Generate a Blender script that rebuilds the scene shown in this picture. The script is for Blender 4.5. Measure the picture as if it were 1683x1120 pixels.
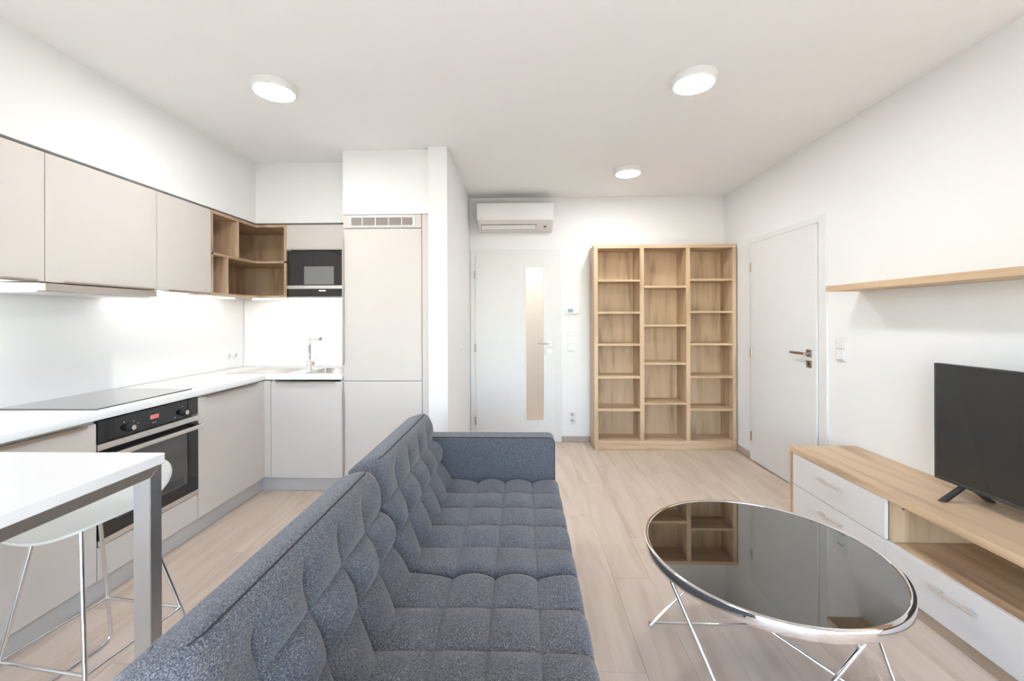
import bpy, bmesh, math, random
from mathutils import Vector, Matrix
random.seed(7)
for o in list(bpy.data.objects): bpy.data.objects.remove(o, do_unlink=True)
SC = bpy.context.scene
COL = SC.collection

# ------------------------------------------------------------------ camera
F_PX, YAW, PITCH, ROLL, SY, CAM_H = 689.2, 0.0247, -0.0005, 0.0036, -37.77, 1.318
def _rot(v):
    r, fw, up = v
    cp, sp = math.cos(PITCH), math.sin(PITCH)
    fw, up = cp*fw - sp*up, sp*fw + cp*up
    cy, sy = math.cos(YAW), math.sin(YAW)
    return Vector((cy*r - sy*fw, sy*r + cy*fw, up))
_c, _s = math.cos(ROLL), math.sin(ROLL)
_R, _U, _F = _rot((_c, 0, -_s)), _rot((_s, 0, _c)), _rot((0, 1, 0))
cam_data = bpy.data.cameras.new('camera'); cam = bpy.data.objects.new('camera', cam_data); COL.objects.link(cam)
M = Matrix.Identity(4)
for i in range(3):
    M[i][0], M[i][1], M[i][2] = _R[i], _U[i], -_F[i]
M.translation = (0, 0, CAM_H)
cam.matrix_world = M
cam_data.sensor_width = 36; cam_data.sensor_fit = 'HORIZONTAL'
cam_data.lens = F_PX/1683*36
cam_data.shift_y = SY/1683
cam_data.clip_start = 0.02
SC.camera = cam

# ------------------------------------------------------------------ world, light, exposure
W = bpy.data.worlds.new('sky'); SC.world = W; W.use_nodes = True
wn = W.node_tree.nodes; wl = W.node_tree.links
sky = wn.new('ShaderNodeTexSky'); sky.sky_type = 'NISHITA'; sky.sun_disc = False
sky.sun_elevation = math.radians(58); sky.sun_rotation = math.radians(20); sky.altitude = 200
bg = wn['Background']; wl.new(sky.outputs[0], bg.inputs[0])
SKY_STRENGTH = 2.5
SUN_STRENGTH = 56
LAMP_STRENGTH = 114
LAMP_COLOR = (0.985, 1.0, 1.0, 1)
STRIP_STRENGTH = 13.0
bg.inputs[1].default_value = SKY_STRENGTH
SC.view_settings.view_transform = 'Standard'; SC.view_settings.look = 'None'
SC.view_settings.gamma = 1.0; SC.view_settings.use_curve_mapping = False
SC.view_settings.exposure = 0.12

# room dimensions
YB, CEIL, XR = 4.44, 2.583, 2.112
XL, YK = -2.51, 3.712
XU, YU = -2.173, 3.373
YT = 3.137
YF = -2.1
XBF, YBF = -1.949, 3.118
ZW = 0.888
# daylight comes in through the window behind the camera (portal only guides sampling)
pl = bpy.data.lights.new('window_portal', 'AREA'); pl.shape = 'RECTANGLE'; pl.size = 3.0; pl.size_y = 2.1
po = bpy.data.objects.new('window_portal', pl); COL.objects.link(po)
po.location = (0.0, YF - 0.14, 1.25); po.rotation_euler = (math.radians(90), 0, 0)
try: pl.cycles.is_portal = True
except Exception: pl.energy = 0
# added sun outside that window; its floor patch bounces light to the ceiling
sl = bpy.data.lights.new('sun', 'SUN'); sl.angle = math.radians(0.6); sl.energy = SUN_STRENGTH; sl.color = (0.90, 0.96, 1.0)
sob = bpy.data.objects.new('sun', sl); COL.objects.link(sob)
sob.rotation_euler = Vector((0.16, math.cos(math.radians(58)), -math.sin(math.radians(58)))).to_track_quat('-Z', 'Y').to_euler()
# unseen lamp added to light the hall beyond the glazed door
hl = bpy.data.lights.new('hall_fill_light', 'AREA'); hl.shape = 'DISK'; hl.size = 0.3; hl.energy = 14; hl.color = (1, 0.91, 0.8)
ho = bpy.data.objects.new('hall_fill_light', hl); COL.objects.link(ho); ho.location = (0.1, 5.4, 2.5)

# ------------------------------------------------------------------ materials
def new_mat(name):
    m = bpy.data.materials.new(name); m.use_nodes = True
    return m, m.node_tree.nodes, m.node_tree.links, m.node_tree.nodes['Principled BSDF']
def plain(name, col, rough=0.5, metal=0.0, spec=0.5, noise=0.02, nscale=60, bump=0.0, bscale=200, coat=0.0):
    m, n, l, b = new_mat(name)
    b.inputs['Roughness'].default_value = rough; b.inputs['Metallic'].default_value = metal
    b.inputs['Specular IOR Level'].default_value = spec
    if coat: b.inputs['Coat Weight'].default_value = coat; b.inputs['Coat Roughness'].default_value = 0.03
    tc = n.new('ShaderNodeTexCoord'); nz = n.new('ShaderNodeTexNoise'); nz.inputs['Scale'].default_value = nscale
    l.new(tc.outputs['Object'], nz.inputs['Vector'])
    rp = n.new('ShaderNodeValToRGB')
    rp.color_ramp.elements[0].position = 0.3; rp.color_ramp.elements[1].position = 0.7
    rp.color_ramp.elements[0].color = tuple(max(0, c*(1-noise)) for c in col) + (1,)
    rp.color_ramp.elements[1].color = tuple(min(1, c*(1+noise)) for c in col) + (1,)
    l.new(nz.outputs['Fac'], rp.inputs[0]); l.new(rp.outputs[0], b.inputs['Base Color'])
    if bump:
        n2 = n.new('ShaderNodeTexNoise'); n2.inputs['Scale'].default_value = bscale; l.new(tc.outputs['Object'], n2.inputs['Vector'])
        bp = n.new('ShaderNodeBump'); bp.inputs['Strength'].default_value = bump; bp.inputs['Distance'].default_value = 0.001
        l.new(n2.outputs['Fac'], bp.inputs['Height']); l.new(bp.outputs[0], b.inputs['Normal'])
    return m
def brushed(name, col, axis, rough=0.3):
    m, n, l, b = new_mat(name)
    b.inputs['Metallic'].default_value = 1.0; b.inputs['Base Color'].default_value = col + (1,)
    tc = n.new('ShaderNodeTexCoord'); mp = n.new('ShaderNodeMapping')
    s = [700, 700, 700]; s['xyz'.index(axis)] = 8; mp.inputs['Scale'].default_value = s
    nz = n.new('ShaderNodeTexNoise'); nz.inputs['Scale'].default_value = 1.0
    mr = n.new('ShaderNodeMapRange'); mr.inputs['To Min'].default_value = rough-0.08; mr.inputs['To Max'].default_value = rough+0.12
    l.new(tc.outputs['Object'], mp.inputs[0]); l.new(mp.outputs[0], nz.inputs['Vector'])
    l.new(nz.outputs['Fac'], mr.inputs[0]); l.new(mr.outputs[0], b.inputs['Roughness'])
    return m
def wood(name, axis, dark, mid, light, rough=0.45, random_tone=0.0, contrast=1.0):
    m, n, l, b = new_mat(name)
    tc = n.new('ShaderNodeTexCoord'); oi = n.new('ShaderNodeObjectInfo')
    off = n.new('ShaderNodeVectorMath'); off.operation = 'SCALE'
    off.inputs[0].default_value = (13.1, 7.7, 19.3); l.new(oi.outputs['Random'], off.inputs['Scale'])
    ad = n.new('ShaderNodeVectorMath'); ad.operation = 'ADD'
    l.new(tc.outputs['Object'], ad.inputs[0]); l.new(off.outputs[0], ad.inputs[1])
    def mapping(along, across):
        mp = n.new('ShaderNodeMapping'); s = [across]*3; s['xyz'.index(axis)] = along
        mp.inputs['Scale'].default_value = s; l.new(ad.outputs[0], mp.inputs[0]); return mp
    m1 = mapping(1.1, 9.0); n1 = n.new('ShaderNodeTexNoise'); n1.inputs['Scale'].default_value = 1.0
    n1.inputs['Detail'].default_value = 4; n1.inputs['Distortion'].default_value = 1.2; l.new(m1.outputs[0], n1.inputs['Vector'])
    m2 = mapping(5.0, 170.0); n2 = n.new('ShaderNodeTexNoise'); n2.inputs['Scale'].default_value = 1.0
    n2.inputs['Detail'].default_value = 3; l.new(m2.outputs[0], n2.inputs['Vector'])
    # cathedral figure: rings sliced along the grain
    m3 = mapping(0.5, 5.0); n3 = n.new('ShaderNodeTexNoise'); n3.inputs['Scale'].default_value = 1.0
    n3.inputs['Detail'].default_value = 1.5; l.new(m3.outputs[0], n3.inputs['Vector'])
    mu = n.new('ShaderNodeMath'); mu.operation = 'MULTIPLY'; mu.inputs[1].default_value = 26.0; l.new(n3.outputs['Fac'], mu.inputs[0])
    sn = n.new('ShaderNodeMath'); sn.operation = 'SINE'; l.new(mu.outputs[0], sn.inputs[0])
    a1 = n.new('ShaderNodeMath'); a1.operation = 'MULTIPLY_ADD'; a1.inputs[1].default_value = 0.09*contrast; l.new(sn.outputs[0], a1.inputs[0]); l.new(n1.outputs['Fac'], a1.inputs[2])
    a2 = n.new('ShaderNodeMath'); a2.operation = 'MULTIPLY_ADD'; a2.inputs[1].default_value = 0.34*contrast; l.new(n2.outputs['Fac'], a2.inputs[0]); l.new(a1.outputs[0], a2.inputs[2])
    rp = n.new('ShaderNodeValToRGB'); e = rp.color_ramp.elements
    e[0].position = 0.40; e[0].color = dark + (1,); e[1].position = 0.98; e[1].color = light + (1,)
    x = e.new(0.66); x.color = mid + (1,)
    l.new(a2.outputs[0], rp.inputs[0])
    out = rp.outputs[0]
    if random_tone:
        mr = n.new('ShaderNodeMapRange'); mr.inputs['To Min'].default_value = 1-random_tone; mr.inputs['To Max'].default_value = 1+random_tone
        l.new(oi.outputs['Random'], mr.inputs[0])
        hs = n.new('ShaderNodeHueSaturation'); l.new(mr.outputs[0], hs.inputs['Value']); l.new(out, hs.inputs['Color']); out = hs.outputs[0]
    l.new(out, b.inputs['Base Color']); b.inputs['Roughness'].default_value = rough
    bp = n.new('ShaderNodeBump'); bp.inputs['Strength'].default_value = 0.12; bp.inputs['Distance'].default_value = 0.001
    l.new(n2.outputs['Fac'], bp.inputs['Height']); l.new(bp.outputs[0], b.inputs['Normal'])
    return m
def emit(name, col, strength):
    m = bpy.data.materials.new(name); m.use_nodes = True; n = m.node_tree.nodes; l = m.node_tree.links
    n.remove(n['Principled BSDF']); e = n.new('ShaderNodeEmission'); e.inputs[0].default_value = col; e.inputs[1].default_value = strength
    l.new(e.outputs[0], n['Material Output'].inputs[0]); return m
def fabric(name, dark, mid, light):
    m, n, l, b = new_mat(name)
    tc = n.new('ShaderNodeTexCoord')
    outs = []
    for s in ((200, 560, 400), (680, 190, 400), (300, 330, 850)):
        mp = n.new('ShaderNodeMapping'); mp.inputs['Scale'].default_value = s; l.new(tc.outputs['Object'], mp.inputs[0])
        nz = n.new('ShaderNodeTexNoise'); nz.inputs['Scale'].default_value = 1.0; nz.inputs['Detail'].default_value = 1.5; nz.inputs['Roughness'].default_value = 0.6
        l.new(mp.outputs[0], nz.inputs['Vector']); outs.append(nz.outputs['Fac'])
    s1 = n.new('ShaderNodeMath'); s1.operation = 'ADD'; l.new(outs[0], s1.inputs[0]); l.new(outs[1], s1.inputs[1])
    s2 = n.new('ShaderNodeMath'); s2.operation = 'ADD'; l.new(s1.outputs[0], s2.inputs[0]); l.new(outs[2], s2.inputs[1])
    dv = n.new('ShaderNodeMath'); dv.operation = 'MULTIPLY'; dv.inputs[1].default_value = 1/3; l.new(s2.outputs[0], dv.inputs[0])
    rp = n.new('ShaderNodeValToRGB'); e = rp.color_ramp.elements
    e[0].position = 0.38; e[0].color = dark + (1,); e[1].position = 0.64; e[1].color = light + (1,)
    x = e.new(0.5); x.color = mid + (1,)
    l.new(dv.outputs[0], rp.inputs[0]); l.new(rp.outputs[0], b.inputs['Base Color'])
    b.inputs['Roughness'].default_value = 0.95; b.inputs['Specular IOR Level'].default_value = 0.1
    b.inputs['Sheen Weight'].default_value = 0.25; b.inputs['Sheen Roughness'].default_value = 0.5
    bp = n.new('ShaderNodeBump'); bp.inputs['Strength'].default_value = 0.5; bp.inputs['Distance'].default_value = 0.002
    l.new(dv.outputs[0], bp.inputs['Height']); l.new(bp.outputs[0], b.inputs['Normal'])
    return m
def clear_glass(name):
    m = bpy.data.materials.new(name); m.use_nodes = True; n = m.node_tree.nodes; l = m.node_tree.links
    n.remove(n['Principled BSDF'])
    t = n.new('ShaderNodeBsdfTransparent'); g = n.new('ShaderNodeBsdfGlossy'); g.inputs['Roughness'].default_value = 0.0
    mx = n.new('ShaderNodeMixShader'); mx.inputs[0].default_value = 0.07
    l.new(t.outputs[0], mx.inputs[1]); l.new(g.outputs[0], mx.inputs[2])
    l.new(mx.outputs[0], n['Material Output'].inputs[0]); return m
def frosted(name):
    m, n, l, b = new_mat(name)
    b.inputs['Base Color'].default_value = (0.97, 0.94, 0.9, 1); b.inputs['Roughness'].default_value = 0.55
    b.inputs['Transmission Weight'].default_value = 1.0; b.inputs['IOR'].default_value = 1.25
    return m

WALL = plain('white_wall_paint', (0.885, 0.883, 0.878), 0.9, spec=0.2, noise=0.008, nscale=3, bump=0.05, bscale=350)
CEILM = plain('white_ceiling_paint', (0.93, 0.927, 0.92), 0.95, spec=0.1, noise=0.006, nscale=3, bump=0.03, bscale=350)
DOORW = plain('white_door_foil', (0.80, 0.797, 0.79), 0.6, spec=0.3, noise=0.01, nscale=8)
TAUPE = plain('taupe_cabinet_front', (0.665, 0.62, 0.585), 0.5, spec=0.35, noise=0.01, nscale=5)
TAUPE_DARK = plain('taupe_edge_shadow_joint', (0.10, 0.09, 0.085), 0.7)
PLINTH = plain('taupe_plinth', (0.60, 0.575, 0.56), 0.4, noise=0.01)
CARCASS = plain('white_carcass', (0.85, 0.85, 0.84), 0.5, noise=0.005)
WORKTOP = plain('white_worktop', (0.88, 0.88, 0.875), 0.3, noise=0.006, nscale=200)
BSPLASH = plain('white_backsplash', (0.88, 0.88, 0.88), 0.25, noise=0.004)
ALU = brushed('aluminium_edge_profile', (0.52, 0.45, 0.385), 'y', 0.35)  # bronze tone is a warm reflection put into the aluminium colour
ALUZ = brushed('aluminium_edge_profile_upright', (0.62, 0.58, 0.54), 'z', 0.35)
ALUX = brushed('aluminium_edge_profile_across', (0.60, 0.55, 0.50), 'x', 0.35)
STEEL_X = brushed('brushed_steel_across', (0.80, 0.79, 0.77), 'x', 0.3)
STEEL_Y = brushed('brushed_steel_along', (0.78, 0.76, 0.73), 'y', 0.32)
STEEL_Z = brushed('brushed_steel_upright', (0.56, 0.565, 0.57), 'z', 0.34)
STEEL_RAIL = brushed('brushed_steel_rail', (0.64, 0.59, 0.53), 'y', 0.36)  # same steel as the legs, with a warm reflection put into its colour
NICKEL = brushed('satin_nickel', (0.46, 0.42, 0.38), 'x', 0.3)
NICKEL_DARK = brushed('dark_nickel', (0.42, 0.36, 0.30), 'x', 0.32)
CHROME = plain('chrome', (0.88, 0.88, 0.89), 0.05, metal=1.0, noise=0.003)
CHROME_SOFT = plain('satin_chrome_wire', (0.75, 0.75, 0.75), 0.18, metal=1.0, noise=0.003)
BLACKGLASS = plain('black_glass', (0.012, 0.012, 0.013), 0.03, spec=0.7, noise=0.0)
TABLEGLASS = plain('black_table_glass', (0.012, 0.0115, 0.011), 0.015, spec=1.0, noise=0.0, coat=1.0)
HOBGLASS = plain('hob_glass', (0.03, 0.03, 0.03), 0.04, spec=1.0, noise=0.0, coat=1.0)
SCREEN = plain('tv_screen', (0.022, 0.021, 0.02), 0.16, spec=0.6, noise=0.0)
BLACKPL = plain('black_plastic', (0.02, 0.02, 0.021), 0.35, noise=0.05)
DARKGREY = plain('dark_grey', (0.06, 0.06, 0.06), 0.4)
MESHGREY = plain('microwave_window_mesh', (0.20, 0.20, 0.20), 0.12, spec=0.7, noise=0.1, nscale=900)
PLASTICW = plain('white_plastic', (0.84, 0.84, 0.83), 0.35, noise=0.005)
PLASTICG = plain('warm_white_plastic', (0.74, 0.71, 0.68), 0.4, noise=0.005)
SHELLM = plain('pale_grey_stool_plastic', (0.60, 0.61, 0.60), 0.35, noise=0.01)
LCD = plain('grey_blue_lcd', (0.17, 0.27, 0.30), 0.2)
LABELG = plain('grey_print', (0.42, 0.40, 0.39), 0.5)
LABELW = plain('white_print', (0.92, 0.92, 0.92), 0.4)
LACQ = plain('pale_grey_lacquer', (0.72, 0.69, 0.665), 0.32, noise=0.008, nscale=5)
HOLE = plain('dark_hole', (0.01, 0.01, 0.01), 0.8)
OAKT = ((0.40, 0.265, 0.158), (0.605, 0.43, 0.27), (0.70, 0.52, 0.35))
OAK = {a: wood('oak_decor_' + a, a, *OAKT) for a in 'xyz'}
OAKD = {a: wood('warm_oak_decor_' + a, a, (0.33, 0.215, 0.13), (0.52, 0.36, 0.235), (0.63, 0.46, 0.32), contrast=1.2) for a in 'xyz'}
PLANK = wood('pale_oak_plank', 'y', (0.585, 0.465, 0.375), (0.68, 0.56, 0.465), (0.745, 0.63, 0.535), rough=0.42, random_tone=0.025, contrast=0.75)
BASEG = {a: wood('grey_oak_skirting_' + a, a, (0.30, 0.25, 0.215), (0.43, 0.365, 0.315), (0.54, 0.46, 0.40)) for a in 'xy'}
FABRIC = fabric('daylight_tinted_melange_fabric', (0.032, 0.040, 0.062), (0.101, 0.108, 0.128), (0.305, 0.307, 0.312))  # grey melange; blue of the window daylight partly put into its colour
PIPING = plain('dark_seam_thread', (0.035, 0.037, 0.042), 0.9)
LAMPM = emit('lamp_diffuser', LAMP_COLOR, LAMP_STRENGTH)
STRIPM = emit('led_strip_light', (1.0, 0.97, 0.93, 1), STRIP_STRENGTH)
REDLED = emit('red_display_digits', (1.0, 0.06, 0.05, 1), 2.2)
GLASS = clear_glass('window_glass')
FROST = frosted('frosted_door_glass')

# ------------------------------------------------------------------ helpers
WLOC = {}
def thing(name, label, cat, loc, group=None):
    o = bpy.data.objects.new(name, None); COL.objects.link(o); o.location = loc; o.empty_display_size = 0.1
    o['label'] = label; o['category'] = cat
    if group: o['group'] = group
    WLOC[o] = Vector(loc); return o
def tag(o, label, cat, group=None):
    o['label'] = label; o['category'] = cat
    if group: o['group'] = group
    return o
def obj(name, bm, mat, parent=None, smooth=False, label=None, origin=None):
    base = WLOC[parent] if parent is not None else Vector(origin if origin is not None else (0, 0, 0))
    bmesh.ops.recalc_face_normals(bm, faces=bm.faces[:])
    bmesh.ops.translate(bm, verts=bm.verts[:], vec=-base)
    me = bpy.data.meshes.new(name); bm.to_mesh(me); bm.free()
    me.materials.append(mat)
    if smooth:
        for p in me.polygons: p.use_smooth = True
        if smooth != True: me.set_sharp_from_angle(angle=math.radians(smooth))
    o = bpy.data.objects.new(name, me); COL.objects.link(o)
    if parent is not None: o.parent = parent
    else: o.location = base
    WLOC[o] = base
    if label: o['label'] = label
    return o
def struct(name, bm, mat, **k):
    o = obj(name, bm, mat, **k); o['kind'] = 'structure'; return o
def bm_new(): return bmesh.new()
def box(bm, x0, x1, y0, y1, z0, z1, bev=0.0, seg=2):
    t = bmesh.new()
    vs = [t.verts.new((x, y, z)) for x in (x0, x1) for y in (y0, y1) for z in (z0, z1)]
    for f in ((0,1,3,2),(4,6,7,5),(0,4,5,1),(2,3,7,6),(0,2,6,4),(1,5,7,3)): t.faces.new([vs[i] for i in f])
    bmesh.ops.recalc_face_normals(t, faces=t.faces[:])
    if bev: bmesh.ops.bevel(t, geom=t.edges[:], offset=bev, segments=seg, affect='EDGES', profile=0.5)
    merge(bm, t); return bm
def merge(bm, t):
    mp = {}
    for v in t.verts: mp[v] = bm.verts.new(v.co)
    for f in t.faces:
        try: bm.faces.new([mp[v] for v in f.verts])
        except ValueError: pass
    t.free()
def B(x0, x1, y0, y1, z0, z1, bev=0.001, seg=1): return box(bm_new(), x0, x1, y0, y1, z0, z1, bev, seg)
def cells(us, vs, filled, w0, w1, axes='xyz', bev=0.0, seg=2):
    """solid made of filled grid cells (us x vs) extruded from w0 to w1"""
    t = bmesh.new(); D = {}
    ix = ['xyz'.index(a) for a in axes]
    def V(i, j, w):
        k = (i, j, w)
        if k not in D:
            c = [0, 0, 0]; c[ix[0]] = us[i]; c[ix[1]] = vs[j]; c[ix[2]] = w; D[k] = t.verts.new(c)
        return D[k]
    nu, nv = len(us)-1, len(vs)-1
    ok = lambda i, j: 0 <= i < nu and 0 <= j < nv and filled(i, j)
    for i in range(nu):
        for j in range(nv):
            if not ok(i, j): continue
            t.faces.new([V(i,j,w1), V(i+1,j,w1), V(i+1,j+1,w1), V(i,j+1,w1)])
            t.faces.new([V(i,j,w0), V(i,j+1,w0), V(i+1,j+1,w0), V(i+1,j,w0)])
            for (a, b, c, d, ni, nj) in ((i,j,i+1,j,i,j-1),(i+1,j,i+1,j+1,i+1,j),(i+1,j+1,i,j+1,i,j+1),(i,j+1,i,j,i-1,j)):
                if not ok(ni, nj): t.faces.new([V(a,b,w0), V(c,d,w0), V(c,d,w1), V(a,b,w1)])
    bmesh.ops.recalc_face_normals(t, faces=t.faces[:])
    if bev:
        bmesh.ops.dissolve_limit(t, angle_limit=0.01, verts=t.verts[:], edges=t.edges[:])
        ed = [e for e in t.edges if len(e.link_faces) == 2 and e.calc_face_angle(0) > 0.5]
        bmesh.ops.bevel(t, geom=ed, offset=bev, segments=seg, affect='EDGES', profile=0.5)
    bm = bm_new(); merge(bm, t); return bm
def profile(pts, axis, a0, a1, bev=0.0):
    """closed 2-D profile extruded along axis; pts in the other two axes in xyz order"""
    t = bmesh.new(); i = 'xyz'.index(axis); oth = [k for k in range(3) if k != i]
    def mk(p, a):
        c = [0, 0, 0]; c[i] = a; c[oth[0]], c[oth[1]] = p; return t.verts.new(c)
    A = [mk(p, a0) for p in pts]; Bv = [mk(p, a1) for p in pts]; n = len(pts)
    t.faces.new(A); t.faces.new(Bv[::-1])
    for k in range(n): t.faces.new([A[k], Bv[k], Bv[(k+1) % n], A[(k+1) % n]])
    bmesh.ops.recalc_face_normals(t, faces=t.faces[:])
    if bev:
        ed = [e for e in t.edges if len(e.link_faces) == 2 and e.calc_face_angle(0) > 0.9]
        bmesh.ops.bevel(t, geom=ed, offset=bev, segments=2, affect='EDGES')
    bm = bm_new(); merge(bm, t); return bm
def cyl(bm, p0, p1, r0, r1=None, seg=20, caps=True):
    r1 = r0 if r1 is None else r1
    p0, p1 = Vector(p0), Vector(p1); d = (p1-p0).normalized()
    a = d.orthogonal().normalized(); b = d.cross(a)
    R0, R1 = [], []
    for k in range(seg):
        t = 2*math.pi*k/seg; n = a*math.cos(t) + b*math.sin(t)
        R0.append(bm.verts.new(p0 + n*r0)); R1.append(bm.verts.new(p1 + n*r1))
    for k in range(seg): bm.faces.new([R0[k], R0[(k+1) % seg], R1[(k+1) % seg], R1[k]])
    if caps: bm.faces.new(R0[::-1]); bm.faces.new(R1)
    return bm
def fillet(pts, r, n=6):
    pts = [Vector(p) for p in pts]; out = [pts[0]]
    for k in range(1, len(pts)-1):
        a, b, c = pts[k-1], pts[k], pts[k+1]
        rr = min(r, (a-b).length*0.45, (c-b).length*0.45)
        p, q = b + (a-b).normalized()*rr, b + (c-b).normalized()*rr
        for j in range(n+1):
            t = j/n; out.append(p*(1-t)**2 + b*2*t*(1-t) + q*t*t)
    out.append(pts[-1]); return out
def tube(bm, pts, r, seg=12):
    pts = [Vector(p) for p in pts]; rings = []
    prev = None
    for k, p in enumerate(pts):
        d = (pts[min(k+1, len(pts)-1)] - pts[max(k-1, 0)]).normalized()
        a = d.orthogonal().normalized() if prev is None else (prev - d*prev.dot(d)).normalized()
        prev = a; b = d.cross(a)
        rings.append([bm.verts.new(p + (a*math.cos(2*math.pi*j/seg) + b*math.sin(2*math.pi*j/seg))*r) for j in range(seg)])
    for R0, R1 in zip(rings, rings[1:]):
        for j in range(seg): bm.faces.new([R0[j], R0[(j+1) % seg], R1[(j+1) % seg], R1[j]])
    bm.faces.new(rings[0][::-1]); bm.faces.new(rings[-1]); return bm
def lathe(bm, prof, cx, cy, seg=64, closed=False):
    """profile (r, z) turned about a vertical axis"""
    rings = []
    for r, z in prof:
        if r < 1e-6: rings.append([bm.verts.new((cx, cy, z))])
        else: rings.append([bm.verts.new((cx + r*math.cos(2*math.pi*k/seg), cy + r*math.sin(2*math.pi*k/seg), z)) for k in range(seg)])
    prs = list(zip(rings, rings[1:])) + ([(rings[-1], rings[0])] if closed else [])
    for A, C in prs:
        for k in range(seg):
            k2 = (k+1) % seg
            if len(A) == 1 and len(C) == 1: continue
            if len(A) == 1: bm.faces.new([A[0], C[k2], C[k]])
            elif len(C) == 1: bm.faces.new([A[k], A[k2], C[0]])
            else: bm.faces.new([A[k], A[k2], C[k2], C[k]])
    return bm

# ================================================================== SETTING
# ---- floor: sub-floor slab with separate planks laid along the room
floor = struct('floor', B(XL-0.1, XR+0.12, YF-0.1, 6.3, -0.06, -0.012, 0), PLANK)
PW, PL, GAP = 0.1845, 1.22, 0.0007
plank_mesh = {}
def plank(xc, y0, y1, w):
    L = round(y1-y0, 3); key = (round(w, 4), L)
    if key not in plank_mesh:
        bm = bm_new(); box(bm, -w/2+GAP/2, w/2-GAP/2, -L/2+GAP/2, L/2-GAP/2, -0.012, 0.0, 0.0006, 1)
        bmesh.ops.recalc_face_normals(bm, faces=bm.faces[:])
        me = bpy.data.meshes.new('plank'); bm.to_mesh(me); bm.free(); me.materials.append(PLANK); plank_mesh[key] = me
    o = bpy.data.objects.new('plank', plank_mesh[key]); COL.objects.link(o); o.parent = floor
    o.location = (xc, (y0+y1)/2, 0)
xp = XL + 0.012; row = 0
starts = [0.0, 0.66, 0.27, 0.93, 0.46]
while xp < XR - 0.01:
    w = min(PW, XR - 0.004 - xp)
    y = YF + 0.004 - starts[row % 5]
    while y < 4.435:
        a, b = max(y, YF+0.004), min(y+PL, 4.435)
        if b - a > 0.05: plank(xp + w/2, a, b, w)
        y += PL
    xp += PW; row += 1
# ---- ceiling and walls
struct('ceiling', B(XL-0.1, XR+0.12, YF-0.1, 6.3, CEIL, CEIL+0.1, 0), CEILM)
struct('wall_left', B(XL-0.1, XL, YF-0.1, YK+0.1, 0, CEIL, 0), WALL)
struct('wall_kitchen', B(XL, -0.694, YK, YK+0.1, 0, CEIL, 0), WALL)
struct('wall_partition', B(-0.694, -0.553, 3.085, YB+0.1, 0, CEIL, 0), WALL)
# back wall with the glazed door's opening
struct('wall_back', cells([-0.553, -0.50, 0.362, XR], [0, 1.99, CEIL], lambda i, j: not (i == 1 and j == 0), YB, YB+0.1, 'xzy'), WALL)
struct('wall_right', cells([YF-0.1, 3.02, 3.885, YB+0.1], [0, 1.99, CEIL], lambda i, j: not (i == 1 and j == 0), XR, XR+0.1, 'yzx'), WALL)
struct('wall_front', cells([XL, -1.45, 1.45, XR], [0, 0.22, 2.3, CEIL], lambda i, j: not (i == 1 and j == 1), YF-0.1, YF, 'xzy'), WALL)
# hall behind the glazed door
struct('wall_hall', cells([-0.9, -0.8, 1.2, 1.3], [YB+0.1, 6.0, 6.1], lambda i, j: not (i == 1 and j == 0), 0, CEIL, 'xyz'), WALL)
struct('wall_room', B(XR+0.11, XR+0.12, 2.9, 4.0, 0, 2.1, 0), WALL)
# bulkhead above the wall cabinets and above the tall cabinet
struct('trim_1', cells([XL, XU, -1.353], [1.1, YU, YK], lambda i, j: i == 0 or j == 1, 2.093, CEIL, 'xyz'), WALL)
struct('trim_2', B(-1.353, -0.694, YT, YK, 2.1, CEIL, 0), WALL)
struct('baseboard_back', B(0.409, XR-0.016, YB-0.015, YB, 0.001, 0.062, 0.002), BASEG['x'])
struct('baseboard_right', B(XR-0.015, XR, 3.931, YB-0.0155, 0.001, 0.062, 0.002), BASEG['y'])
# window behind the camera
win = struct('window_1', cells([-1.45, -1.39, -0.03, 0.03, 1.39, 1.45], [0.22, 0.28, 2.24, 2.3], lambda i, j: i in (0, 2, 4) or j in (0, 2), YF-0.09, YF-0.03, 'xzy'), PLASTICW)
for x0, x1 in ((-1.39, -0.03), (0.03, 1.39)):
    obj('window_pane', B(x0, x1, YF-0.066, YF-0.06, 0.28, 2.24, 0), GLASS, win)

def hinge_bm(p0, p1, r): return cyl(bm_new(), p0, p1, r, seg=12)
def socket_ring(bm, c, n_axis, r): pass

# ---- door_1: white door with tall frosted glass strip, back wall
yd = YB - 0.016
door1 = struct('door_1', cells([-0.493, 0.036, 0.226, 0.355], [0.008, 0.229, 1.849, 1.98], lambda i, j: not (i == 1 and j == 1), yd-0.008, yd+0.034, 'xzy', bev=0.002), DOORW)
door1['label'] = 'white door with tall frosted glass strip'
obj('frame', cells([-0.548, -0.485, 0.347, 0.408], [0.001, 1.972, 2.031], lambda i, j: not (i == 1 and j == 0), YB-0.014, YB+0.09, 'xzy', bev=0.003), DOORW, door1)
obj('glazing_bead', cells([0.022, 0.040, 0.222, 0.240], [0.212, 0.233, 1.845, 1.86], lambda i, j: not (i == 1 and j == 1), yd-0.013, yd-0.006, 'xzy', bev=0.002), DOORW, door1)
obj('glass_pane', B(0.036, 0.226, yd+0.012, yd+0.016, 0.229, 1.849, 0), FROST, door1)
for z in (1.77, 0.995, 0.227):
    obj('hinge', hinge_bm((-0.497, yd-0.012, z-0.042), (-0.497, yd-0.012, z+0.042), 0.0075), NICKEL, door1, smooth=40)
h = obj('handle_rosette', B(0.258, 0.309, yd-0.017, yd-0.008, 1.015, 1.066, 0.002), brushed('rosette_steel', (0.5, 0.5, 0.5), 'x', 0.35), door1)
bm = cyl(bm_new(), (0.283, yd-0.017, 1.041), (0.283, yd-0.05, 1.041), 0.009, seg=16)
obj('handle_neck', bm, NICKEL, door1, smooth=40)
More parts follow.
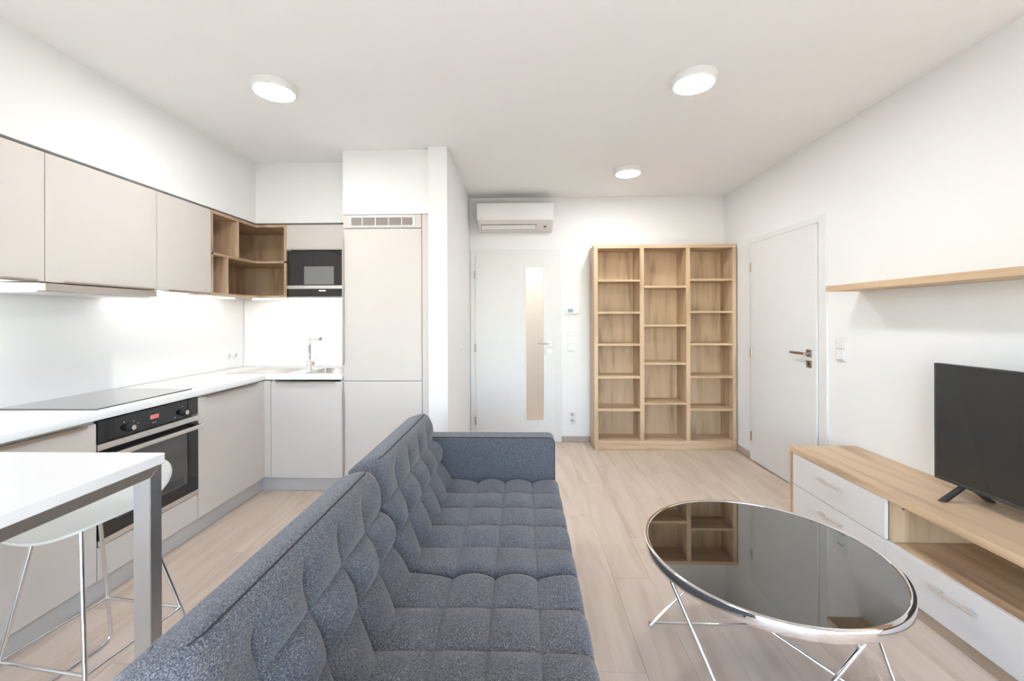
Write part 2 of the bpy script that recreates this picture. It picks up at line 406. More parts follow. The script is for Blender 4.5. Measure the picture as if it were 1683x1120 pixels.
obj('door_lever', tube(bm_new(), fillet([(0.288, yd-0.052, 1.041), (0.22, yd-0.054, 1.042), (0.160, yd-0.046, 1.046)], 0.03), 0.0075), NICKEL, door1, smooth=40)
e = obj('lock_escutcheon', B(0.258, 0.309, yd-0.015, yd-0.008, 0.938, 0.989, 0.002), brushed('rosette_steel', (0.5, 0.5, 0.5), 'x', 0.35), door1)
bm = bm_new()
for z in (0.971, 0.957): cyl(bm, (0.283, yd-0.0152, z), (0.283, yd-0.0165, z), 0.0045, seg=12)
obj('keyhole', bm, HOLE, e)

# ---- door_2: plain white door in the right wall
xd = XR - 0.016
door2 = struct('door_2', B(xd-0.008, xd+0.034, 3.032, 3.878, 0.012, 1.98, 0.002), DOORW)
door2['label'] = 'plain white door in right wall'
obj('frame', cells([2.947, 3.026, 3.884, 3.930], [0.001, 1.984, 2.031], lambda i, j: not (i == 1 and j == 0), XR-0.014, XR+0.09, 'yzx', bev=0.004), DOORW, door2)
for z in (1.765, 0.995, 0.225):
    obj('hinge', hinge_bm((xd-0.008, 3.884, z-0.042), (xd-0.008, 3.884, z+0.042), 0.0075), NICKEL_DARK, door2, smooth=40)
obj('handle_rosette', B(xd-0.017, xd-0.008, 3.078, 3.130, 1.023, 1.075, 0.002), NICKEL_DARK, door2)
obj('handle_neck', cyl(bm_new(), (xd-0.017, 3.102, 1.046), (xd-0.05, 3.102, 1.046), 0.009, seg=16), NICKEL, door2, smooth=40)
bm = box(bm_new(), xd-0.058, xd-0.046, 3.092, 3.20, 1.036, 1.056, 0.003)
bm2 = box(bm_new(), xd-0.056, xd-0.046, 3.195, 3.262, 1.037, 1.055, 0.003); merge(bm, bm2)
obj('door_lever', bm, NICKEL, door2)
e = obj('lock_escutcheon', B(xd-0.015, xd-0.008, 3.078, 3.130, 0.943, 0.995, 0.002), NICKEL_DARK, door2)
obj('keyhole', B(xd-0.0165, xd-0.0152, 3.1, 3.108, 0.958, 0.982, 0), HOLE, e)

# ================================================================== KITCHEN
XBK = XL + 0.012      # back of base units
def edge_handle_y(parent, y0, y1, x, z, below=False):
    # thin angled aluminium profile along an edge that runs in Y (fronts facing +X)
    bm = box(bm_new(), x-0.016, x+0.021, y0, y1, z-0.0015, z+0.0015, 0.0006, 1)
    box(bm, x+0.018, x+0.021, y0, y1, z-0.011 if not below else z-0.002, z+0.002 if not below else z+0.009, 0.0006, 1)
    return obj('edge_handle', bm, ALU, parent)
# base cabinet left of the oven
c = thing('base_cabinet', 'taupe base cabinet left of the oven, behind the bar stool', 'cabinet', (-2.2, 1.57, 0.0), 'kitchen base cabinets')
obj('carcass', B(XBK+0.02, XBF-0.021, 1.275, 1.869, 0.116, 0.846, 0.001), CARCASS, c)
d = obj('door', B(XBF-0.019, XBF, 1.275, 1.869, 0.116, 0.838, 0.0015), TAUPE, c)
edge_handle_y(d, 1.33, 1.815, XBF-0.004, 0.840)
# oven housing with drawer beneath
c = thing('oven_cabinet', 'taupe housing cabinet with low drawer under the black oven', 'cabinet', (-2.2, 2.17, 0.0), 'kitchen base cabinets')
bm = box(bm_new(), XBK+0.02, XBF-0.021, 1.873, 1.889, 0.116, 0.846, 0.001, 1)
box(bm, XBK+0.02, XBF-0.021, 2.451, 2.467, 0.116, 0.846, 0.001, 1); box(bm, XBK+0.02, XBF-0.021, 1.8895, 2.4505, 0.116, 0.262, 0.001, 1)
obj('carcass', bm, CARCASS, c)
obj('drawer_front', B(XBF-0.019, XBF, 1.873, 2.467, 0.116, 0.264, 0.0015), TAUPE, c)
# oven
ov = thing('oven', 'black glass built-in oven with steel handle and red clock', 'oven', (-2.2, 2.17, 0.27))
Y0, Y1 = 1.874, 2.466
obj('body', B(XBF-0.5, XBF-0.02, 1.8905, 2.4495, 0.272, 0.844, 0.001), DARKGREY, ov)
pn = obj('control_panel', B(XBF-0.019, XBF+0.003, Y0, Y1, 0.748, 0.8465, 0.001), BLACKGLASS, ov)
for ky in (2.023, 2.352):
    bm = lathe(bm_new(), [(0.0, 0.0), (0.021, 0.0), (0.021, 0.002), (0.017, 0.003), (0.0155, 0.026), (0.014, 0.028), (0.0, 0.028)], 0, 0, 28)
    bmesh.ops.transform(bm, matrix=Matrix.Translation((XBF+0.003, ky, 0.781)) @ Matrix.Rotation(math.pi/2, 4, 'Y'), verts=bm.verts[:])
    k = obj('knob', bm, BLACKPL, pn, smooth=40)
    bm = cyl(bm_new(), (XBF+0.0312, ky, 0.781), (XBF+0.0322, ky, 0.781), 0.012, seg=24)
    obj('knob_cap', bm, STEEL_Y, pn, label='steel cap of the oven knob')
obj('display', B(XBF+0.003, XBF+0.0036, 2.143, 2.196, 0.789, 0.812, 0), plain('display_grey', (0.30, 0.27, 0.27), 0.3), pn)
bm = bm_new()
SEG = {'0': 'abcdef', ':': ''}
yy = 2.149
for ch in '00:00':
    if ch == ':':
        for z in (0.797, 0.804): box(bm, XBF+0.0036, XBF+0.0040, yy, yy+0.0016, z-0.0008, z+0.0008)
        yy += 0.0035; continue
    w, z0, z1, t = 0.0078, 0.7925, 0.8085, 0.0019
    zm = (z0+z1)/2
    box(bm, XBF+0.0036, XBF+0.0040, yy, yy+w, z1-t, z1); box(bm, XBF+0.0036, XBF+0.0040, yy, yy+w, z0, z0+t)
    box(bm, XBF+0.0036, XBF+0.0040, yy, yy+t, z0+t, z1-t); box(bm, XBF+0.0036, XBF+0.0040, yy+w-t, yy+w, z0+t, z1-t)
    yy += w + 0.0024
obj('display_digits', bm, REDLED, pn, label='red lit clock digits')
for cy_, cz_ in ((2.052, 0.806), (2.075, 0.79), (2.35, 0.815), (2.30, 0.763), (2.16, 0.77), (2.175, 0.77), (2.0, 0.812)):
    obj('panel_mark', cyl(bm_new(), (XBF+0.003, cy_, cz_), (XBF+0.0034, cy_, cz_), 0.0035, seg=10), LABELG, pn)
obj('trim_band', B(XBF-0.019, XBF+0.004, Y0, Y1, 0.709, 0.738, 0.001), STEEL_Y, ov)
dr = obj('oven_door', cells([Y0, 1.955, 2.385, Y1], [0.297, 0.36, 0.655, 0.704], lambda i, j: not (i == 1 and j == 1), XBF-0.019, XBF+0.004, 'yzx', bev=0.001), BLACKGLASS, ov)
obj('door_window', B(XBF-0.004, XBF+0.003, 1.955, 2.385, 0.36, 0.655, 0), plain('oven_window_glass', (0.075, 0.075, 0.073), 0.04, spec=0.9, noise=0.0), dr)
bm = bm_new()
for k in range(5): box(bm, XBF+0.003, XBF+0.0034, 2.02, 2.36, 0.372+k*0.008, 0.375+k*0.008)
obj('door_vent_marks', bm, HOLE, dr)
hb = obj('oven_handle', B(XBF+0.042, XBF+0.050, 1.905, 2.462, 0.671, 0.692, 0.002), STEEL_Y, ov)
for ya in (1.907, 2.432): obj('handle_bracket', B(XBF+0.0045, XBF+0.0415, ya, ya+0.028, 0.673, 0.690, 0.002), BLACKPL, hb)
obj('bottom_trim', B(XBF-0.019, XBF+0.004, Y0, Y1, 0.270, 0.295, 0.001), STEEL_Y, ov)
# base cabinet right of oven
c = thing('base_cabinet', 'taupe corner base cabinet right of the oven with fillers', 'cabinet', (-2.2, 2.78, 0.0), 'kitchen base cabinets')
obj('carcass', B(XBK+0.02, XBF-0.021, 2.471, 3.05, 0.116, 0.846, 0.001), CARCASS, c)
d = obj('door', B(XBF-0.019, XBF, 2.4715, 3.054, 0.116, 0.838, 0.0015), TAUPE, c)
edge_handle_y(d, 2.525, 3.005, XBF-0.004, 0.840)
obj('filler_strip', B(XBF-0.019, XBF-0.001, 3.056, YBF, 0.116, 0.846, 0.001), TAUPE, c)
obj('filler_strip', B(XBF-0.018, -1.902, YBF+0.0005, YBF+0.019, 0.116, 0.846, 0.001), TAUPE, c)
# sink cabinet
c = thing('base_cabinet', 'taupe base cabinet under the sink beside the tall cabinet', 'cabinet', (-1.63, 3.4, 0.0), 'kitchen base cabinets')
bm = box(bm_new(), -1.898, -1.882, YBF+0.021, 3.68, 0.116, 0.846, 0.001, 1); box(bm, -1.372, -1.356, YBF+0.021, 3.68, 0.116, 0.846, 0.001, 1)
box(bm, -1.8815, -1.3725, YBF+0.021, 3.68, 0.116, 0.132, 0.001, 1); obj('carcass', bm, CARCASS, c)
d = obj('door', B(-1.899, -1.356, YBF, YBF+0.019, 0.113, 0.838, 0.0015), TAUPE, c)
bm = box(bm_new(), -1.853, -1.403, YBF-0.021, YBF+0.016, 0.8385, 0.8415, 0.0006, 1); box(bm, -1.853, -1.403, YBF-0.021, YBF-0.018, 0.829, 0.842, 0.0006, 1)
obj('edge_handle', bm, ALUX, d)
# plinth
tag(obj('plinth', cells([XBK+0.06, XBF-0.065, XBF-0.047, -0.70], [1.275, YBF+0.045, YBF+0.063], lambda i, j: (i == 1 and j == 0) or (j == 1 and i >= 1), 0.001, 0.113, 'xyz', bev=0.001), PLINTH),
    'low taupe plinth running under the kitchen base cabinets', 'plinth')
# worktop with the sink cut-out
WXF, WYF = -1.94, 3.116
sx0, sx1, sy0, sy1 = -1.70, -1.395, 3.20, 3.565
tag(obj('worktop', cells([XBK-0.003, WXF, sx0, sx1, -1.357], [1.275, WYF, sy0, sy1, YK-0.010],
    lambda i, j: (i == 0 or j >= 1) and not (i == 2 and j == 2), 0.8535, ZW, 'xyz', bev=0.0025), WORKTOP, smooth=30), 'white L-shaped worktop of the corner kitchen', 'worktop')
# hob
hob = thing('hob', 'flat black glass cooking hob set in the white worktop', 'hob', (-2.26, 2.2, ZW))
obj('glass_plate', B(-2.492, -2.000, 1.918, 2.493, ZW+0.0005, ZW+0.006, 0.002), HOBGLASS, hob)
# sink
sk = thing('sink', 'stainless steel inset sink with draining board in worktop corner', 'sink', (-1.8, 3.4, ZW))
obj('rim', cells([-2.29, sx0+0.008, sx1-0.008, -1.365], [3.18, sy0+0.008, sy1-0.008, 3.66], lambda i, j: not (i == 1 and j == 1), ZW+0.0005, ZW+0.003, 'xyz', bev=0.001), STEEL_X, sk)
bm = bm_new(); a0, a1, b0, b1, zb = sx0+0.004, sx1-0.004, sy0+0.004, sy1-0.004, ZW-0.16
q = [bm.verts.new(p) for p in ((a0,b0,ZW),(a1,b0,ZW),(a1,b1,ZW),(a0,b1,ZW),(a0+.03,b0+.03,zb),(a1-.03,b0+.03,zb),(a1-.03,b1-.03,zb),(a0+.03,b1-.03,zb))]
for f in ((0,1,5,4),(1,2,6,5),(2,3,7,6),(3,0,4,7),(4,5,6,7)): bm.faces.new([q[i] for i in f])
bmesh.ops.bevel(bm, geom=[e for e in bm.edges if len(e.link_faces) == 2], offset=0.02, segments=3, affect='EDGES')
obj('bowl', bm, STEEL_X, sk, smooth=True)
bm = bm_new()
for k in range(7): box(bm, -2.22, -1.83, 3.24+k*0.05, 3.252+k*0.05, ZW+0.003, ZW+0.006, 0.0015, 1)
obj('draining_ridges', bm, STEEL_X, sk)['kind'] = 'stuff'
bm = cells([-1.47, -1.465, -1.425, -1.42], [ZW-0.05, ZW-0.045, ZW-0.012, ZW-0.007], lambda i, j: not (i == 1 and j == 1), sy1-0.021, sy1-0.017, 'xzy')
obj('overflow_slot', bm, DARKGREY, sk)
# tap
tp = thing('tap', 'chrome kitchen tap with angled spout standing on the sink', 'tap', (-1.765, 3.43, ZW+0.003))
tx, ty = -1.765, 3.43
obj('body', lathe(bm_new(), [(0, ZW+.0035), (.026, ZW+.0035), (.026, ZW+.009), (.02, ZW+.012), (.02, ZW+.075), (.0155, ZW+.08), (.0155, ZW+.20), (.0165, ZW+.203), (.0165, ZW+.222), (.012, ZW+.228), (0, ZW+.228)], tx, ty, 24), CHROME, tp, smooth=40)
obj('spout', tube(bm_new(), fillet([(tx, ty, ZW+.226), (tx, ty, ZW+.262), (tx+0.118, ty-0.06, ZW+.262)], 0.03), 0.0115, 16), CHROME, tp, smooth=50)
obj('nozzle', cyl(bm_new(), (tx+0.112, ty-0.057, ZW+.262), (tx+0.126, ty-0.064, ZW+.262), 0.0145, seg=18), CHROME_SOFT, tp, smooth=40)
bm = cyl(bm_new(), (tx, ty, ZW+.055), (tx+0.042, ty-0.02, ZW+.055), 0.0155, seg=18)
k = obj('lever_hub', bm, CHROME, tp, smooth=40)
obj('lever', tube(bm_new(), [(tx+0.034, ty-0.018, ZW+.062), (tx+0.075, ty-0.03, ZW+.105)], 0.004), CHROME, k, smooth=40)
# backsplash boards
tag(obj('backsplash', B(XL+0.001, XL+0.009, 1.275, YK-0.0105, ZW+0.001, 1.488, 0.0005), BSPLASH), 'white glossy backsplash panel behind the hob', 'backsplash')
tag(obj('backsplash', B(XL+0.010, -1.357, YK-0.009, YK-0.001, ZW+0.001, 1.488, 0.0005), BSPLASH), 'white glossy backsplash panel behind the sink', 'backsplash')
for yy, lab in ((3.515, 'round white wall socket on backsplash, nearer the hob'), (3.594, 'round white wall socket on backsplash, nearer the corner')):
    s = thing('wall_socket', lab, 'socket', (XL+0.009, yy, 0.995), 'backsplash sockets')
    bm = lathe(bm_new(), [(0, 0.0), (0.034, 0.0), (0.034, 0.004), (0.03, 0.006), (0.022, 0.006), (0.02, -0.0)], 0, 0, 32)
    bmesh.ops.transform(bm, matrix=Matrix.Translation((XL+0.0095, yy, 0.995)) @ Matrix.Rotation(math.pi/2, 4, 'Y'), verts=bm.verts[:])
    obj('cover_ring', bm, PLASTICW, s, smooth=40)
    bm = bm_new()
    for dy in (-0.0095, 0.0095): cyl(bm, (XL+0.0098, yy+dy, 0.995), (XL+0.0106, yy+dy, 0.995), 0.004, seg=10)
    cyl(bm, (XL+0.0098, yy, 0.995), (XL+0.0102, yy, 0.995), 0.0195, seg=24)
    obj('socket_well', bm, plain('socket_well_grey', (0.62, 0.62, 0.61), 0.5), s)

# ---- wall cabinets
ZU0, ZU1 = 1.492, 2.082
def wall_cab(y0, y1, label, hy0, hy1, extra=0):
    c = thing('wall_cabinet', label, 'cabinet', (-2.33, (y0+y1)/2, ZU0), 'kitchen wall cabinets')
    obj('carcass', B(XBK, XU-0.021, y0+0.001, y1-0.001, ZU0, ZU1, 0.001), CARCASS, c)
    d = obj('door', B(XU-0.019, XU, y0+0.0015, y1-0.0015, ZU0-0.004, ZU1-0.003, 0.0015), TAUPE, c)
    bm = box(bm_new(), XU-0.016, XU+0.016, hy0, hy1, ZU0-0.0075, ZU0-0.0045, 0.0006, 1); box(bm, XU+0.013, XU+0.016, hy0, hy1, ZU0-0.0075, ZU0+0.004, 0.0006, 1)
    obj('edge_handle', bm, ALU, d)
    return c
wall_cab(1.257, 1.858, 'taupe wall cabinet at left edge, left of the hood', 1.33, 1.817)
wall_cab(1.858, 2.443, 'wide taupe wall cabinet directly above the extractor hood', 1.922, 2.412)
wall_cab(2.443, 2.878, 'narrow taupe wall cabinet beside the open wooden corner shelf', 2.508, 2.85)
# hood
hd = thing('extractor_hood', 'slim steel pull-out extractor hood under the wall cabinet', 'hood', (-2.33, 2.13, 1.44))
obj('housing', B(XL+0.03, XU-0.03, 1.862, 2.439, 1.452, 1.4865, 0.001), PLASTICW, hd)
obj('front_bar', B(XU-0.02, XU+0.018, 1.842, 2.424, 1.447, 1.481, 0.0015), brushed('hood_steel', (0.60, 0.56, 0.52), 'y', 0.3), hd)
obj('filter_panel', B(XL+0.06, XU-0.021, 1.842, 2.424, 1.440, 1.451, 0.001), PLASTICW, hd)
bm = bm_new()
for y0 in (1.88, 2.15):
    box(bm, XL+0.09, XU-0.06, y0, y0+0.24, 1.4385, 1.4398)
obj('filter_grille', bm, STEEL_Y, hd)
# ---- open corner shelf unit
op = thing('corner_shelf', 'open oak-decor corner shelf unit between the wall cabinets', 'shelf', (-2.3, 3.4, ZU0))
xs, ys = [XL+0.012, XU, -1.923], [2.8795, YU, YK-0.012]
Lf = lambda i, j: i == 0 or j == 1
for nm, z0, z1 in (('top_board', 2.060, 2.081), ('middle_shelf', 1.767, 1.784), ('bottom_board', 1.486, 1.501)):
    obj(nm, cells(xs, ys, Lf, z0, z1, 'xyz', bev=0.0008, seg=1), OAKD['y'], op)
obj('side_panel', B(XL+0.012, XU, 2.8795, 2.900, 1.5015, 2.0595, 0.0008), OAKD['z'], op)
obj('side_panel', B(-1.943, -1.923, YU, YK-0.012, 1.5015, 2.0595, 0.0008), OAKD['z'], op)
obj('divider', B(XL+0.021, XU-0.002, 3.152, 3.172, 1.7845, 2.0595, 0.0008), OAKD['z'], op)
obj('divider', B(XL+0.021, XU-0.002, 3.034, 3.054, 1.5015, 1.7665, 0.0008), OAKD['z'], op)
for z0, z1 in ((1.5015, 1.7665), (1.7845, 2.0595)):
    obj('back_panel', cells([XL+0.012, XL+0.020, -1.9435], [2.9005, YK-0.020, YK-0.012], lambda i, j: i == 0 or j == 1, z0, z1, 'xyz'), OAKD['z'], op)
# ---- cabinet with microwave
mc = thing('microwave_cabinet', 'taupe flap cabinet above the built-in microwave', 'cabinet', (-1.64, 3.54, ZU0), 'kitchen wall cabinets')
bm = box(bm_new(), -1.9215, -1.906, YU+0.021, YK-0.012, ZU0, ZU1, 0.001, 1); box(bm, -1.369, -1.357, YU+0.021, YK-0.012, ZU0, ZU1, 0.001, 1)
box(bm, -1.9055, -1.3695, YU+0.021, YK-0.012, 1.872, ZU1, 0.001, 1); box(bm, -1.9055, -1.3695, YU+0.021, YK-0.012, ZU0-0.008, ZU0+0.006, 0.001, 1)
obj('carcass', bm, CARCASS, mc)
d = obj('flap_door', B(-1.921, -1.357, YU, YU+0.019, 1.876, ZU1-0.003, 0.0015), TAUPE, mc)
bm = box(bm_new(), -1.885, -1.39, YU-0.014, YU+0.016, 1.870, 1.8725, 0.0006, 1); box(bm, -1.885, -1.39, YU-0.014, YU-0.011, 1.870, 1.881, 0.0006, 1)
obj('edge_handle', bm, ALUX, d)
mw = thing('microwave', 'black glass built-in microwave with steel strip above the sink', 'microwave', (-1.64, 3.5, ZU0))
obj('body', B(-1.9, -1.374, YU+0.022, YK-0.06, 1.5, 1.866, 0.001), DARKGREY, mw)
obj('surround', B(-1.917, -1.899, YU+0.004, YU+0.02, 1.493, 1.866, 0.001), BLACKPL, mw)
d = obj('door', B(-1.8985, -1.3595, YU-0.002, YU+0.020, 1.585, 1.865, 0.0015), BLACKGLASS, mw)
obj('door_window', B(-1.775, -1.530, YU-0.0026, YU-0.0021, 1.592, 1.738, 0), MESHGREY, d)
obj('steel_strip', B(-1.917, -1.3595, YU-0.006, YU+0.020, 1.556, 1.583, 0.001), STEEL_X, mw)
d = obj('control_panel', B(-1.917, -1.3595, YU-0.002, YU+0.020, 1.492, 1.554, 0.001), BLACKGLASS, mw)
obj('display_plate', B(-1.655, -1.597, YU-0.0028, YU-0.0021, 1.534, 1.546, 0), LABELW, d, label='small white lettering plate')
# ---- led strips under the wall units
tag(obj('led_strip', B(-2.40, -2.37, 2.46, 3.40, 1.478, 1.4835, 0), STRIPM), 'glowing LED strip under the wall cabinets on left wall', 'light', 'LED strips under the wall cabinets')
tag(obj('led_strip', B(-2.30, -1.40, 3.52, 3.55, 1.477, 1.4825, 0), STRIPM), 'glowing LED strip under the microwave above the sink', 'light', 'LED strips under the wall cabinets')
tag(obj('led_strip', B(-2.40, -2.37, 1.28, 1.85, 1.478, 1.4835, 0), STRIPM), 'glowing LED strip under the leftmost wall cabinet, left of hood', 'light', 'LED strips under the wall cabinets')
# ---- tall fridge cabinet
tc_ = thing('tall_cabinet', 'tall taupe fridge cabinet with white vent grille on top', 'cabinet', (-1.03, 3.4, 0.0))
obj('carcass', B(-1.352, -0.706, YT+0.021, YK-0.01, 0.115, 2.096, 0.001), TAUPE, tc_)
obj('upper_door', B(-1.3515, -0.757, YT, YT+0.019, 0.8435, 1.990, 0.0015), TAUPE, tc_)
obj('lower_door', B(-1.3515, -0.757, YT, YT+0.019, 0.1145, 0.8385, 0.0015), TAUPE, tc_)
vp = obj('vent_panel', B(-1.3515, -0.757, YT, YT+0.019, 1.995, 2.096, 0.0015), TAUPE, tc_)
obj('filler_panel', B(-0.753, -0.703, YT+0.001, YT+0.019, 0.1145, 2.096, 0.001), TAUPE, tc_)
gx = [-1.304 + k*(0.499/5) for k in range(6)]
us = [gx[0], gx[0]+0.016]
for k in range(1, 5): us += [gx[k]-0.003+0.0, gx[k]+0.003]
us += [gx[5]-0.016, gx[5]]
g = obj('vent_grille', cells(us, [2.004, 2.014, 2.075, 2.085], lambda i, j: j in (0, 2) or i % 2 == 0, YT-0.008, YT-0.001, 'xzy', bev=0.0012, seg=1), PLASTICW, tc_, label='white vent grille')
for k in range(5):
    bm = bm_new()
    for z in [2.0165 + q*0.0098 for q in range(6)]:
        bm2 = profile([(YT-0.0055, z+0.004), (YT-0.0012, z+0.0068), (YT-0.0012, z+0.0058), (YT-0.0055, z+0.0028)], 'x', us[2*k+1], us[2*k+2]); merge(bm, bm2)
    obj('grille_slats', bm, PLASTICW, g)['kind'] = 'stuff'
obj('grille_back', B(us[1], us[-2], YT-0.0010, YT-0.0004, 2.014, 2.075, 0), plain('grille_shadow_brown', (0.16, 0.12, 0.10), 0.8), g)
for z0, z1 in ((0.96, 1.925), (0.155, 0.78)):
    bm = box(bm_new(), -1.3545, -1.3525, YT-0.020, YT+0.017, z0, z1, 0.0005, 1); box(bm, -1.3545, -1.343, YT-0.020, YT-0.0175, z0, z1, 0.0005, 1)
    obj('edge_handle', bm, ALUZ, tc_)

# ================================================================== CEILING LIGHTS
def ceiling_light(x, y, label):
    t = thing('ceiling_light', label, 'light', (x, y, CEIL), 'round ceiling lights')
    obj('housing', lathe(bm_new(), [(0.0, CEIL-0.0005), (0.113, CEIL-0.0005), (0.113, CEIL-0.034), (0.109, CEIL-0.040), (0.0995, CEIL-0.040), (0.0995, CEIL-0.034), (0, CEIL-0.034)], x, y, 56), PLASTICW, t, smooth=40)
    obj('diffuser', lathe(bm_new(), [(0.0, CEIL-0.0350), (0.099, CEIL-0.0350), (0.099, CEIL-0.0405), (0.0, CEIL-0.0415)], x, y, 56), LAMPM, t)
ceiling_light(-1.343, 2.247, 'round white ceiling light above the kitchen area')
ceiling_light(0.911, 2.239, 'round white ceiling light above the coffee table')
ceiling_light(0.910, 3.62, 'round white ceiling light nearest the bookcase')

# ================================================================== BACK WALL FITTINGS
ac = thing('air_conditioner', 'white wall air conditioner above the glazed door', 'air conditioner', (-0.07, YB, 2.2))
x0, x1 = -0.455, 0.318
obj('body', profile([(YB-0.002, 2.486), (4.262, 2.486), (4.246, 2.478), (4.240, 2.31), (4.252, 2.288), (4.275, 2.268), (4.352, 2.222), (4.375, 2.212), (YB-0.002, 2.212)], 'x', x0+0.004, x1-0.004, bev=0.004), PLASTICG, ac, smooth=30)
fp = obj('front_panel', profile([(4.239, 2.476), (4.232, 2.470), (4.228, 2.45), (4.226, 2.40), (4.2265, 2.34), (4.230, 2.306), (4.236, 2.298), (4.239, 2.300)], 'x', x0, x1, bev=0.002), PLASTICW, ac, smooth=30)
bm = bm_new(); xx = x0+0.028
for k in range(6):
    box(bm, xx, xx+0.0012, 4.2285, 4.2315, 2.311, 2.3185); box(bm, xx, xx+0.004, 4.2285, 4.2315, 2.3175, 2.3187); xx += 0.0062
obj('maker_mark', bm, LABELG, fp, label='tiny grey lettering')
bm = bm_new(); xx = x1-0.075
for k in range(5): box(bm, xx, xx+0.004, 4.2292, 4.2315, 2.3135, 2.3148); xx += 0.0062
obj('type_mark', bm, plain('faint_print', (0.6, 0.6, 0.6), 0.5), fp)
def on_slope(t, off=0.0):  # point on the lower sloping face (0..1 from upper edge)
    y, z = 4.275 + (4.352-4.275)*t, 2.268 + (2.222-2.268)*t
    return (y - 0.513*off, z - 0.858*off)
p = [on_slope(0.02, 0.0004), on_slope(0.02, 0.002), on_slope(0.88, 0.002), on_slope(0.88, 0.0004)]
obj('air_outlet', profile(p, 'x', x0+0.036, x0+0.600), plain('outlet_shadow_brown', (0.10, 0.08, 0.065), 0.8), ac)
p = [on_slope(0.10, 0.0022), on_slope(0.12, 0.006), on_slope(0.80, 0.006), on_slope(0.82, 0.0022)]
obj('flap', profile(p, 'x', x0+0.040, x0+0.596), PLASTICW, ac)
p = [on_slope(0.05, 0.0004), on_slope(0.05, 0.0016), on_slope(0.85, 0.0016), on_slope(0.85, 0.0004)]
sp_ = obj('sensor_panel', profile(p, 'x', x0+0.606, x0+0.735), PLASTICG, ac)
p = [on_slope(0.32, 0.0018), on_slope(0.32, 0.003), on_slope(0.52, 0.003), on_slope(0.52, 0.0018)]
obj('sensor_eye', profile(p, 'x', x0+0.674, x0+0.703), BLACKPL, sp_)
# thermostat, switches, sockets
t = thing('thermostat', 'small white thermostat with grey screen beside the bookcase', 'thermostat', (0.523, YB, 1.385))
obj('body', B(0.450, 0.596, YB-0.022, YB-0.001, 1.352, 1.417, 0.003), PLASTICW, t)
obj('screen', B(0.477, 0.533, YB-0.0232, YB-0.0222, 1.366, 1.404, 0), LCD, t)
t = thing('light_switch', 'white triple light switch stacked between glazed door and bookcase', 'switch', (0.515, YB, 1.075))
obj('frame', B(0.475, 0.556, YB-0.008, YB-0.001, 0.958, 1.190, 0.002), PLASTICW, t)
for z in (1.150, 1.074, 0.998):
    obj('rocker', profile([(YB-0.0082, z+0.031), (YB-0.014, z+0.029), (YB-0.0165, z-0.028), (YB-0.0082, z-0.031)], 'x', 0.488, 0.543, bev=0.001), PLASTICW, t)
t = thing('wall_socket', 'white double wall socket low on the back wall', 'socket', (0.521, YB, 0.26))
pl_ = obj('plate', B(0.481, 0.561, YB-0.012, YB-0.001, 0.192, 0.328, 0.003), PLASTICW, t)
for z in (0.293, 0.227):
    bm = lathe(bm_new(), [(0.026, 0.0), (0.026, 0.004), (0.022, 0.005), (0.020, 0.0)], 0, 0, 28)
    bmesh.ops.transform(bm, matrix=Matrix.Translation((0.521, YB-0.0122, z)) @ Matrix.Rotation(math.pi/2, 4, 'X'), verts=bm.verts[:])
    obj('socket_ring', bm, PLASTICW, pl_, smooth=40)
    bm = bm_new()
    cyl(bm, (0.521, YB-0.0121, z), (0.521, YB-0.0126, z), 0.0195, seg=24)
    obj('socket_well', bm, plain('socket_grey', (0.5, 0.5, 0.5), 0.5), pl_)
    bm = bm_new()
    for dx in (-0.0095, 0.0095): cyl(bm, (0.521+dx, YB-0.0127, z), (0.521+dx, YB-0.0131, z), 0.003, seg=8)
    obj('socket_hole', bm, HOLE, pl_)
t = thing('light_switch', 'white double light switch on right wall beside plain door', 'switch', (XR, 2.83, 1.095))
obj('frame', B(XR-0.008, XR-0.001, 2.785, 2.868, 1.018, 1.176, 0.002), PLASTICW, t)
for z in (1.134, 1.060):
    obj('rocker', profile([(XR-0.0082, z+0.031), (XR-0.012, z+0.029), (XR-0.0165, z-0.028), (XR-0.0082, z-0.031)], 'y', 2.799, 2.854, bev=0.001), PLASTICW, t)
t = thing('blank_cover', 'tiny round white blanking cover on the side of the partition wall', 'cover', (-0.553, 3.75, 1.05))
obj('disc', cyl(bm_new(), (-0.5525, 3.75, 1.05), (-0.540, 3.75, 1.05), 0.014, 0.012, seg=18), PLASTICW, t, smooth=40)

# ================================================================== BOOKCASE
bk = thing('bookcase', 'tall empty oak bookcase with three columns of shelves', 'bookcase', (1.404, 4.3, 0.0))
by0, by1, bz = 4.161, YB-0.016, 2.031
obj('side_panel', B(0.709, 0.746, by0, by1, 0.001, 1.9955, 0.001), OAK['z'], bk)
obj('side_panel', B(2.060, 2.0945, by0, by1, 0.001, 1.9955, 0.001), OAK['z'], bk)
obj('top_board', B(0.709, 2.0945, by0, by1, 1.996, bz, 0.001), OAK['x'], bk)
for a, b in ((1.158, 1.200), (1.610, 1.650)):
    obj('divider', B(a, b, by0+0.001, by1-0.009, 0.0955, 1.9955, 0.001), OAK['z'], bk)
obj('bottom_board', B(0.7465, 2.0595, by0+0.001, by1, 0.058, 0.095, 0.001), OAK['x'], bk)
obj('plinth_board', B(0.7465, 2.0595, by0+0.006, by0+0.024, 0.001, 0.0575, 0.001), OAK['x'], bk)
obj('back_panel', B(0.7465, 2.0595, by1-0.008, by1, 0.0955, 1.9955, 0), OAK['z'], bk)
cols = (((0.7465, 1.1575), ((1.687, 1.667), (1.371, 1.349), (1.053, 1.031), (0.732, 0.708), (0.410, 0.385))),
        ((1.2005, 1.6095), ((1.625, 1.604), (1.243, 1.221), (0.866, 0.844), (0.473, 0.450))),
        ((1.6505, 2.0595), ((1.692, 1.671), (1.374, 1.353), (1.056, 1.034), (0.736, 0.712), (0.414, 0.389))))
